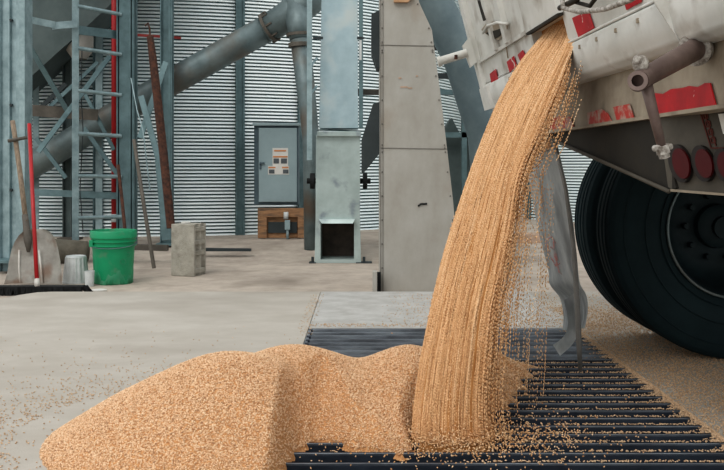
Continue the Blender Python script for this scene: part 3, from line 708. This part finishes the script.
# files of kernels dropping along the flow, on and just outside the core
pos = []; dr = []; tn = []
def surf(u, a, s): 
    l, r, D = srow(u); c = (l+r)/2; w = (r-l)/2; dd = .10+.0*u
    return c+w*math.cos(a)*s+np.array([0, dd*math.sin(a)*s*.7, 0])
def file_of(u0, a, s, n, gap, jit, spread=0, du=None):
    u = u0; tone = rng.random()
    for k in range(n):
        if u > .995: break
        p = surf(u, a, s); p2 = surf(min(1, u+.01), a, s); d = p2-p; L = np.linalg.norm(d)/.01
        p = p+np.array([spread*(u-u0), 0, 0])+rng.normal(0, jit, 3)
        if p[2] > .01: pos.append(p); dr.append(d/np.linalg.norm(d)+rng.normal(0, .02, 3)); tn.append((tone+rng.normal(0, .05))*(1-.2*u))
        u += (.0072*gap)/L*rng.uniform(.8, 1.2)
for i in range(4600):
    a = rng.uniform(math.pi*.98, math.pi*2.02); s = 1+ridge(a, 0)*.3+rng.uniform(-.01, .06)
    if abs(math.cos(a)) > .9: s = 1+rng.uniform(-.02, .02)
    file_of(rng.uniform(0, .97), a, s, rng.integers(10, 44), rng.uniform(.9, 1.3), .0003)
nd = len(pos)
# looser falling kernels on the right-hand fringe and a few at the left
for i in range(640):
    u0 = rng.uniform(.10, .95); s = 1+rng.exponential(.20)+.01; 
    file_of(u0, rng.uniform(-.9, .35), min(s, 2.1), rng.integers(5, 22), rng.uniform(1.2, 2.4), .0006, spread=.02)
for i in range(150):                                # thin curtain dropping off the sill
    q = P(rng.uniform(508, 556), 150, rng.uniform(2.95, 3.2)); z = rng.uniform(.03, .8); g_ = rng.uniform(1.3, 3); tone = rng.random()
    for k in range(rng.integers(5, 18)):
        if z > .01: pos.append(np.array([q.x-.05*(.8-z)+rng.normal(0, .0006), q.y, z])); dr.append(np.array([.06, 0, 1.])+rng.normal(0, .03, 3)); tn.append(.3+tone*.7)
        z -= .0095*g_*rng.uniform(.7, 1.3)
for i in range(60):
    file_of(rng.uniform(.1, .95), math.pi+rng.uniform(-.3, .5), 1+rng.exponential(.02), rng.integers(4, 12), 1.6, .001)
pos = np.array(pos); dr = np.array(dr); n = len(pos)
k1v, k1f = kernels(pos, dr, rng.uniform(.0085, .0105, n), rng.uniform(.0026, .0036, n))
# splash of bouncing kernels at the landing point
n = 3200; a = rng.uniform(0, 2*np.pi, n); r = np.abs(rng.normal(0, .13, n)); hgt = np.abs(rng.normal(0, .028, n))*np.exp(-r*2)
pos2 = np.stack([.29+r*np.cos(a)*1.5, 2.62+r*np.sin(a)*.8, .008+hgt], 1); d2 = rng.normal(0, 1, (n, 3))
n3 = 260; p3 = np.stack([rng.normal(.42, .16, n3), rng.uniform(2.42, 2.8, n3), rng.exponential(.05, n3)+.01], 1)
pos2 = np.concatenate([pos2, p3]); d2 = np.concatenate([d2, rng.normal(0, 1, (n3, 3))])
n = len(pos2); k2v, k2f = kernels(pos2, d2, rng.uniform(.006, .0085, n), rng.uniform(.0034, .0044, n))
print('stream kernels', len(pos), n)
tones = np.concatenate([np.zeros(len(V)), np.repeat(np.array(tn), len(TV)), np.repeat(rng.random(n), len(TV))])
build_np('falling_grain', [(V, q1, 0), (k1v, k1f, 1), (k2v, k2f, 1)], ['gstream', 'grainf'], tone=tones, kind='stuff', label='thick golden stream of wheat pouring from the truck tailgate onto the heap', category='falling grain')

# ------------------------------------------------------------------ truck
K = .85
def RPD(px, off=0): return (1.096*K-off)/((px-CX)/F+.0546)
DV = Vector((-.0546, 1, 0)).normalized()            # along the truck's rear, away from the camera
NV = Vector((-1, -.0546, 0)).normalized()           # outwards from the rear
def RX(D, off=0): return 1.096*K-off-.0546*D
def RP(px, py, off=0):
    D = RPD(px, off); return P(px, py, D)
truck = root('dump_truck', (RX(3.0)+.8, 3.2, 0), 'white dump truck backed in from the right, tipping grain from its tailgate', 'truck')
def part(name, bm, m, parent=None, **k): return obj(name, bm, m, parent or truck, **k)
zb = P(0, 107, RPD(724)).z                           # sill bottom
ze = RP(600, 167-.486*(600-318), .05).z              # bed floor edge
print('zb', zb, 'ze', ze)
# sill (rear crossmember)
DN, DF_ = 1.55, RPD(545)
bm = NB()
def rearbox(bm, D0, D1, z0, z1, off, th):
    a = Vector((RX(D0, off), D0, z0)); b = Vector((RX(D1, off), D1, z0)); 
    prism(bm, [a, b, Vector((b.x, b.y, z1)), Vector((a.x, a.y, z1))], -NV*th)
rearbox(bm, DN, DF_, zb, ze-.03, 0, .05); sill = part('rear_sill', bm, 'tsill')
bm = NB(); rearbox(bm, DN, DF_, zb-.004, zb+.006, .012, .06); part('sill_lip', bm, 'tsill', sill)
# tape on sill
def decal(pix, off, m, parent, name, th=.003, jag=0):
    bm = NB(); prism(bm, [RP(x, y, off+.004) for x, y in pix], NV*th); return part(name, bm, m, parent)
decal([(655,93),(664,94),(672,89),(683,88),(690,86),(699,87),(706,83),(711,83),(717,106),(700,108.5),(658,115.5)], .0, 'tred', sill, 'reflective_tape')
decal([(550,119),(560,116),(571,117),(575,129),(551,133)], .0, 'tworn', sill, 'reflective_tape')
decal([(588,113),(602,109),(608,113),(613,122.5),(589,126)], .0, 'tworn', sill, 'reflective_tape')
decal([(614,107),(630,104),(635,119),(618,122)], .0, 'tworn', sill, 'reflective_tape')
# bed bolster: rounded beam under the tailgate, from the truck's far side to the near one
DF = RPD(489, .05)
a = math.radians(14); UP = Vector((-math.sin(a), 0, math.cos(a)))
def rowp(D, s, n, off=.05):                          # point on tail face: s up the face from bolster edge, n outwards
    return Vector((RX(D, off), D, ze)) + UP*s + Vector((-math.cos(a), 0, -math.sin(a)))*n
bm = NB()
sec = [(0,0),(0,.03),(-.02,.045),(-.10,.045),(-.125,.03),(-.14,.0),(-.145,-.06),(-.12,-.12),(0,-.12)]
prism(bm, [rowp(DN, s, n) for s, n in sec], rowp(DF, 0, 0)-rowp(DN, 0, 0))
bmesh.ops.bevel(bm, geom=[e for e in bm.edges if abs((e.verts[0].co-e.verts[1].co).normalized().dot(DV)) > .9], offset=.008, segments=2, affect='EDGES')
bol = part('bed_bolster', bm, 'tw', smooth=True, angle=65)
bm = NB(); e0 = rowp(DN, .0, .032); e1 = rowp(DF, .0, .032); tube(bm, [e0, e1], .0045, 8); part('weld_bead', bm, 'tw', bol, smooth=True)
bm = NB()
for i in range(12):
    D = 2.0+i*.17; q = rowp(D, -.03, .046); box(bm, q, (.006, .012, .012))
part('rivets', bm, 'tsill', bol)
# tailgate with an opening for the grain door
D_a, D_b = RPD(578, .05), RPD(545, .05)              # opening limits along the rear
def panel(bm, D0, D1, s0, s1, n0=0, th=.04):
    prism(bm, [rowp(D0, s0, n0), rowp(D1, s0, n0), rowp(D1, s1, n0), rowp(D0, s1, n0)], rowp(3, 0, n0)-rowp(3, 0, n0+th) if False else (rowp(3,0,n0-th)-rowp(3,0,n0)))
gate = NB(); OH = .095
panel(gate, DN, D_a, 0, 1.1, .03); panel(gate, D_b, DF, 0, 1.1, .03); panel(gate, D_a, D_b, OH, 1.1, .03)
tg = part('tailgate', gate, 'tw')
bm = NB(); panel(bm, DF-.09, DF-.02, -.13, 1.1, .055, .07); panel(bm, DF-.20, DF-.02, -.13, -.02, .06, .05); part('corner_post', bm, 'tw', tg)
bm = NB(); panel(bm, D_a-.03, D_b-.02, OH-.004, OH+.006, .055, .02); part('door_edge', bm, 'tdark', tg)
bm = NB(); panel(bm, D_a-.02, D_b-.01, OH+.006, OH+.5, .052, .02); gd = part('grain_door', bm, 'tw', tg)
for D in (DF-.55, DF-.78):
    bm = NB(); panel(bm, D, D+.05, .11, 1.1, .055, .025); part('stiffener', bm, 'tw', tg)
bm = NB(); panel(bm, D_b+.03, DF-.1, .10, .115, .045, .02); part('trim_line', bm, 'tw', tg)
def tpx(px, py, n=.034):                             # sight line meets tail face
    nn = Vector((-math.cos(a), -.0546, -math.sin(a))); return onplane(px, py, rowp(3, 0, n), nn)
def gdecal(pix, m, name, n=.034):
    bm = NB(); prism(bm, [tpx(x, y, n) for x, y in pix], Vector((-.002, 0, 0))); return part(name, bm, m, tg)
gdecal([(572.5,18),(589,11),(594.5,28),(579,37.5)], 'tred', 'reflective_tape')
gdecal([(623,-3),(640,-10),(642,2),(627,10)], 'tred', 'reflective_tape')
gdecal([(490,74),(496,69),(498.5,80),(492,85.5)], 'tred', 'reflective_tape')
gdecal([(507,62),(514,56),(517,66),(510,72.5)], 'tred', 'reflective_tape')
gdecal([(518,55),(523,50),(526,57),(521,62)], 'tred', 'reflective_tape')
# recessed lashing pocket and strap on gate
bm = NB(); prism(bm, [tpx(x, y, .036) for x, y in [(482,30),(488,22),(500,21),(509,24),(507,32),(499,40),(492,38)]], Vector((-.004,0,0))); pk = part('pocket_plate', bm, 'tsill', tg)
bm = NB(); prism(bm, [tpx(x, y, .042) for x, y in [(486,33),(497,30),(505,27),(500,36),(495,39)]], Vector((-.003,0,0))); part('pocket_recess', bm, 'tdark', pk)
bm = NB(); tube(bm, [tpx(483,33,.05), tpx(487,26,.06), tpx(497,22.5,.06), tpx(508,24,.05)], .006, 10); part('pocket_rim', bm, 'tw', pk, smooth=True)
bm = NB(); prism(bm, [tpx(x, y, .05) for x, y in [(478,0),(480.5,0),(487,20),(484,21)]], Vector((-.004,0,0))); part('strap', bm, 'tdark', tg)
bm = NB(); beam(bm, tpx(505,38,.036), tpx(508,58,.036), .006, .004); part('panel_line', bm, 'tsill', tg)
# latch pin sticking out at the far corner
c0 = tpx(470, 50, .07); 
bm = NB(); tube(bm, [P(439, 61.5, c0.y), P(467, 53, c0.y)], .021, 18); tube(bm, [P(437.5, 62, c0.y), P(441, 61, c0.y)], .026, 18); part('latch_pin', bm, 'tw', tg, smooth=True, angle=40)
bm = NB(); prism(bm, [P(463,45,c0.y), P(470,36,c0.y), P(477,62,c0.y), P(471,67,c0.y)], (0, .05, 0)); part('pin_bracket', bm, 'tw', tg)
bm = NB(); tube(bm, [P(456,55,c0.y-.03), P(456,59,c0.y-.03)], .008, 8); part('pin_bolt', bm, 'rust', tg)
# wire loop near grain door
bm = NB(); tube(bm, [tpx(562,-4,.10), tpx(563,8,.12), tpx(580,12,.13), tpx(605,9,.14), tpx(630,0,.14), tpx(645,-8,.12)], .007, 10); part('wire_loop', bm, 'knob', tg, smooth=True)
bm = NB(); tube(bm, [tpx(560,8,.08), tpx(572,2,.10), tpx(584,-6,.10)], .009, 10); tube(bm, [tpx(575,2,.09), tpx(590,6,.10), tpx(598,-5,.1)], .006, 8); part('door_hook', bm, 'tdark', tg, smooth=True)
# bed box
bm = NB()
fl = [rowp(DN, -.10, -.12), rowp(DF, -.10, -.12)]
AX = Vector((math.cos(a), 0, math.sin(a)))
prism(bm, [fl[0], fl[1], fl[1]+AX*3.6, fl[0]+AX*3.6], UP*.08)
for D0, D1 in ((DN, DN+.05), (DF-.05, DF)):
    p = rowp(D0, -.10, -.12); q2 = rowp(D1, -.10, -.12)
    prism(bm, [p, q2, q2+UP*1.2, p+UP*1.2], AX*3.48)
p = rowp(DN, 0, 0)+AX*3.55; q2 = rowp(DF, 0, 0)+AX*3.55; prism(bm, [p, q2, q2+UP*1.1, p+UP*1.1], AX*.05)
part('bed_box', bm, 'tw')
# grain load inside the box so that the opening is full of grain
bm = NB(); p = rowp(D_a-.1, .0, -.01); q2 = rowp(D_b+.1, .0, -.01); prism(bm, [p, q2, q2+UP*.5, p+UP*.5], AX*.8); part('grain_load', bm, 'gstream', kind='stuff')
# chassis rails and cross floor under the bed
for D in (2.35, 3.25):
    bm = NB(); box(bm, (RX(D)+2.0, D, zb+.05), (3.8, .09, .22), bev=.006); part('chassis_rail', bm, 'tdark')
# hinge plate (near side upright) with slot, torsion shaft and crank
DP = 2.14
def NP(px, py, D=DP): return P(px, py, D)
bm = NB(); hp = [(640,-30),(692,-30),(712,10),(724,47),(713,55),(691,58),(678,36),(663,8)]
prism(bm, [NP(x, y) for x, y in [(636,-40),(693,-40),(724,41),(728,50),(716,54),(690,58),(674,33),(655,5)]], Vector((.02,.045,0)))
bmesh.ops.bevel(bm, geom=bm.edges[:], offset=.003, segments=1, affect='EDGES'); hg = part('hinge_plate', bm, 'tw')
bm = NB()
pts = []
for k in range(24):
    an = 2*math.pi*k/24; ca, sa = math.cos(an), math.sin(an); x = ca*5.2; y = sa*5.2+(9 if sa > 0 else -4)
    rot = math.radians(-24); pts.append((686+x*math.cos(rot)-y*math.sin(rot), 27+x*math.sin(rot)+y*math.cos(rot)))
prism(bm, [NP(x, y, DP-.003) for x, y in pts], (0, .004, 0)); sl = part('slot', bm, 'tsill', hg)
bm = NB(); prism(bm, [NP(689+(x-686)*.62, 33+(y-27)*.62, DP-.005) for x, y in pts], (0, .004, 0)); part('slot_recess', bm, 'tdark', sl)
bm = NB(); sphere(bm, NP(712,3,DP-.02), .03, (1.4,.8,1)); sphere(bm, NP(722,4,DP-.03), .026); sphere(bm, NP(703,-1,DP-.02), .022); part('weld_lump', bm, 'knob', hg, smooth=True)
bm = NB(); prism(bm, [NP(716,0,DP+.02), NP(760,0,DP+.02), NP(760,90,DP+.02), NP(719,80,DP+.02), NP(716,50,DP+.02)], (0, .05, 0)); part('dark_bracket', bm, 'tdark', hg)
A0 = P(640, 80, 1.92); A1 = P(701, 46, 2.12)
bm = NB(); tube(bm, [A0, A1], .021, 28, r2=.027); sh = part('torsion_shaft', bm, 'shaft', None, smooth=True, angle=40)
dd = (A1-A0).normalized()
bm = NB(); tube(bm, [A1-dd*.035, A1-dd*.022], .040, 28); part('collar_ring', bm, 'knob', sh, smooth=True, angle=40)
bm = NB(); lathe(bm, (0,0,0), [(.021,-.014),(.021,.02),(.0125,.02),(.0125,-.014),(.021,-.014)], 28)
R = frame_of(A0-Vector((.2,.6,0)), A0); 
for v in bm.verts: v.co = A0 + Vector((-.006,-.004,-.003)) + R@v.co
part('eye_end', bm, 'shaft', sh, smooth=True, angle=40)
bm = NB(); sphere(bm, P(640.5, 64, 1.93), .0175, (1,1,1.1), 20); sphere(bm, P(638, 60, 1.92), .011, (1,1,1), 12); part('ball_knob', bm, 'knob', sh, smooth=True)
bm = NB(); tube(bm, [P(646, 84, 1.94), P(653, 112, 1.95), P(662, 148, 1.96)], [.0135,.0115,.0095], 20); part('crank_rod', bm, 'shaft', sh, smooth=True)
c1 = P(662.5, 149, 1.96); bm = NB(); d1 = (P(662,148,1.96)-P(653,112,1.95)).normalized(); tube(bm, [c1-d1*.008, c1+d1*.010], .0155, 8); tube(bm, [c1+d1*.009, c1+d1*.02], .012, 12); part('end_nut', bm, 'knob', sh)
bm = NB(); tube(bm, [P(654,148.5,1.95), P(671,146.5,1.97)], .007, 10); part('cross_pin', bm, 'knob', sh, smooth=True)
# wedge gusset and light panel
bm = NB()
g0 = RP(545, 135, -.01); prism(bm, [RP(544,134,-.01), RP(662,113,-.01), RP(676,188,-.01), RP(668,191,-.01)], -NV*.04); gs = part('gusset_plate', bm, 'tdark')
bm = NB(); tube(bm, [RP(546,137,.0), RP(610,165,.0), RP(669,191.5,.0)], .006, 8); part('gusset_lip', bm, 'tpanel', gs, smooth=True)
Dl = RPD(666)
LP0 = P(668, 150, Dl); ldir = Vector((.35, -.94, 0)).normalized(); ln_ = Vector((-.94, -.35, 0)).normalized()
def LP(px, py, o=0): return onplane(px, py, LP0+ln_*o, ln_)
bm = NB(); prism(bm, [LP(x, y) for x, y in [(658,112),(760,96),(768,198),(673,190.5),(668,187)]], -ln_*.012); lp = part('light_panel', bm, 'tpanel')
bm = NB(); prism(bm, [LP(x, y) for x, y in [(672,189),(768,196.5),(768,199),(673,191.5)]], ln_*.008-ln_*0); part('panel_lip', bm, 'tsill', lp)
for i, (x, y, w, h_, ti) in enumerate(((682.5,163.5,10,19.5,14),(705.5,163.5,10,18.5,14),(727,165,9.5,17,12))):
    rot = math.radians(-ti)
    def ell(s, o): return [LP(x+(w*s*math.cos(k*math.pi/20))*math.cos(rot)-(h_*s*math.sin(k*math.pi/20))*math.sin(rot), y+(w*s*math.cos(k*math.pi/20))*math.sin(rot)+(h_*s*math.sin(k*math.pi/20))*math.cos(rot), o) for k in range(40)]
    bm = NB(); prism(bm, ell(1.0, 0), ln_*.012); tl = part('tail_light', bm, 'lensr', lp)
    bm = NB(); prism(bm, ell(.80, .012), ln_*.006); part('lens', bm, 'lens', tl)
bm = NB()
def pbar(x0,y0,x1,y1,w=.0035): beam(bm, LP(x0,y0,.002), LP(x1,y1,.002), w, .002, side=ln_)
pbar(700,112,711,148); pbar(704,111,716,146); pbar(711,148,724,148)
for x, y in ((703,114),(705.5,122),(708,130),(710.5,138)):
    pbar(x,y,x+4,y-1,.003); pbar(x+1,y+5,x+5,y+4,.003); pbar(x,y,x+1,y+5,.003); pbar(x+4,y-1,x+5,y+4,.003)
part('stencil_marks', bm, 'stencil', lp)
bm = NB(); prism(bm, [LP(x, y) for x, y in [(719,114),(730,113),(733,134),(724,134)]], ln_*.003); part('white_sticker', bm, 'wsteel', lp)

# wheels: a dual pair
def wheel(cx, cy0, r, w, mirror=1):
    """cy0 nearest face; axis along y"""
    t = root('wheel', (0,0,0), None, None); t.parent = truck; t.location = Vector((cx, cy0+w/2, r)) - Vector(truck.location)
    c = Vector((cx, cy0+w/2, r)); hw = w/2
    rr = .292
    bm = NB(); prof = [(rr,-hw*.62),(rr+.012,-hw*.72),(rr+.03,-hw*.82),(rr+.09,-hw*.99),(rr+.13,-hw*1.0),(r-.05,-hw*.97),(r-.028,-hw*.92),(r-.024,-hw*.91),(r-.006,-hw*.80)]
    for k, g_ in enumerate((-.55,-.2,.2,.55)):
        prof += [(r, hw*(g_-.09)), (r-.007, hw*(g_-.06)), (r-.007, hw*(g_+.06)), (r, hw*(g_+.09))]
    prof += [(r-.006,hw*.80),(r-.028,hw*.92),(r-.05,hw*.97),(rr+.09,hw*.99),(rr,hw*.62)]
    lathe(bm, c, prof, 128, axis='y')
    ty = obj('tyre', bm, 'tyre', t, smooth=True, angle=28)
    bm = NB()
    for q in ((r-.062, -hw*.985), (rr+.105, -hw*1.005), (rr+.035, -hw*.86)):
        pts = [c+Vector((q[0]*math.cos(k*math.pi/48), q[1], q[0]*math.sin(k*math.pi/48))) for k in range(97)]; tube(bm, pts, .003, 6, caps=False)
    obj('sidewall_rib', bm, 'tyre', ty, smooth=True)
    bm = NB(); q = (rr-.002, -hw*.70); pts = [c+Vector((q[0]*math.cos(k*math.pi/48), q[1], q[0]*math.sin(k*math.pi/48))) for k in range(97)]; tube(bm, pts, .006, 8, caps=False); obj('rim_flange', bm, 'pipe', t, smooth=True)
    bm = NB(); lathe(bm, c, [(rr+.004,-hw*.66),(rr-.004,-hw*.70),(rr-.012,-hw*.6),(rr-.02,-hw*.3),(rr-.03,hw*.1),(rr-.05,hw*.6),(.20,hw*.85),(.17,hw*.9),(.0001,hw*.9)], 64, axis='y'); rm = obj('rim', bm, 'rim', t, smooth=True, angle=40)
    bm = NB(); lathe(bm, c, [(.10,hw*.9),(.095,hw*.62),(.07,hw*.5),(.0001,hw*.5)], 32, axis='y'); obj('hub', bm, 'rim', rm, smooth=True, angle=40)
    for k in range(10):
        an = k*math.pi/5; q = c+Vector((.142*math.cos(an), hw*.9, .142*math.sin(an))); bm = NB(); tube(bm, [q, q-Vector((0,.04,0))], .014, 6); obj('lug_nut', bm, 'rim', rm)
wheel(1.575, 3.74, .548, .28); wheel(1.575, 4.12, .548, .28)
bm = NB(); tube(bm, [(1.585, 4.6, .545), (1.585, 3.92, .545)], .05, 20); tube(bm, [(1.585,4.02,.545),(1.585,3.97,.545)], .08, 32); part('axle', bm, 'rim', smooth=True, angle=40)
# mud flap
def fl_pt(px, py, s): return P(px, py, 4.12-.55*s)
Lf = [(524,152),(529,190),(536,232),(546,270),(549,284),(561,298),(566,316),(565,330)]
Rf = [(553,140),(562,172),(569,214),(574,256),(578,282),(587,296),(590,312),(588,328)]
t = truck
bm = NB(); rows = []
NR = 40; NC = 10
for i in range(NR+1):
    u = i/NR; l = cat(Lf, u); r = cat(Rf, u); row = []
    for k in range(NC+1):
        s = k/NC; x = l[0]+(r[0]-l[0])*s; y = l[1]+(r[1]-l[1])*s; p = fl_pt(x, y, s); p += Vector((.012*math.sin(s*6+u*5), .0, 0)); row.append(bm.verts.new(p))
    rows.append(row)
for i in range(NR):
    for k in range(NC): bm.faces.new((rows[i][k], rows[i][k+1], rows[i+1][k+1], rows[i+1][k]))
bmesh.ops.solidify(bm, geom=bm.faces[:], thickness=.008); mf = part('mud_flap', bm, 'flap', smooth=True, angle=50)
bm = NB(); Lc = [(564,300),(568,322),(564,336),(553,345)]; Rc = [(580,290),(583,318),(574,342),(560,356)]
rows = []
for i in range(21):
    u = i/20; l = cat(Lc, u); r = cat(Rc, u); row = []
    for k in range(7):
        s = k/6; row.append(bm.verts.new(P(l[0]+(r[0]-l[0])*s, l[1]+(r[1]-l[1])*s, 3.70-.06*u+.015*math.sin(s*3.1))))
    rows.append(row)
for i in range(20):
    for k in range(6): bm.faces.new((rows[i][k], rows[i][k+1], rows[i+1][k+1], rows[i+1][k]))
bmesh.ops.solidify(bm, geom=bm.faces[:], thickness=.009); part('curled_end', bm, 'flap', mf, smooth=True, angle=50)
for st in ([(548,240),(553,236),(560,246),(562,262),(558,266),(551,254),(548,240)], [(552,246),(557,250),(559,260)], [(555,240),(556,254),(561,272)], [(560,270),(566,276),(566,264)]):
    bm = NB(); tube(bm, [fl_pt(x, y, .5)+Vector((-.013, -.03, 0)) for x, y in st], .0035, 6); part('faded_emblem', bm, 'flapred', mf)
bm = NB(); tube(bm, [P(554,139,3.58), P(566,190,3.58), P(574,250,3.57), P(577,300,3.56), P(579,345,3.54), P(580.5,371,3.53)], [.008,.008,.009,.011,.011,.008], 12); part('support_rod', bm, 'rod', mf, smooth=True)
bm = NB(); pts = [P(520,140,3.75), P(556,134,3.62), P(557,140,3.62), P(553,150,3.62), P(536,151,3.75), P(522,150,3.75)]
prism(bm, pts, (0.01, .06, 0)); part('flap_bracket', bm, 'tsill', mf)
bm = NB(); prism(bm, [P(533,141,3.60), P(549,138,3.60), P(551,148,3.60), P(540,150,3.60)], (.005, .02, 0)); part('bracket_lip', bm, 'tan', mf)

# ------------------------------------------------------------------ light, sky, camera
w = bpy.data.worlds.new('world'); bpy.context.scene.world = w; w.use_nodes = True
N = w.node_tree.nodes; L = w.node_tree.links; bg = N['Background']
tc = N.new('ShaderNodeTexCoord'); sx = N.new('ShaderNodeSeparateXYZ'); cr = N.new('ShaderNodeValToRGB')
L.new(tc.outputs['Generated'], sx.inputs[0]); L.new(sx.outputs['Z'], cr.inputs['Fac'])
cr.color_ramp.elements[0].position = 0; cr.color_ramp.elements[0].color = (.82,.84,.84,1)
cr.color_ramp.elements[1].position = .6; cr.color_ramp.elements[1].color = (.98,1.0,1.0,1)
L.new(cr.outputs['Color'], bg.inputs['Color']); bg.inputs['Strength'].default_value = 1.0
sd = bpy.data.lights.new('sun', 'SUN'); sd.energy = .9; sd.angle = math.radians(25); sd.color = (1, .96, .9)
so = bpy.data.objects.new('sun', sd); C.objects.link(so); so.rotation_euler = (math.radians(38), math.radians(-22), 0)
cam = bpy.data.cameras.new('camera'); co = bpy.data.objects.new('camera', cam); C.objects.link(co)
co.location = (0, 0, CZ); co.rotation_euler = (math.radians(90), 0, 0)
cam.sensor_width = 36; cam.sensor_fit = 'HORIZONTAL'; cam.lens = F*36/724; cam.shift_y = -(235-HY)/724
cam.clip_start = .05; cam.clip_end = 300
bpy.context.scene.camera = co
vs = bpy.context.scene.view_settings; vs.view_transform = 'Standard'; vs.look = 'Medium High Contrast'; vs.exposure = 0; vs.gamma = 1
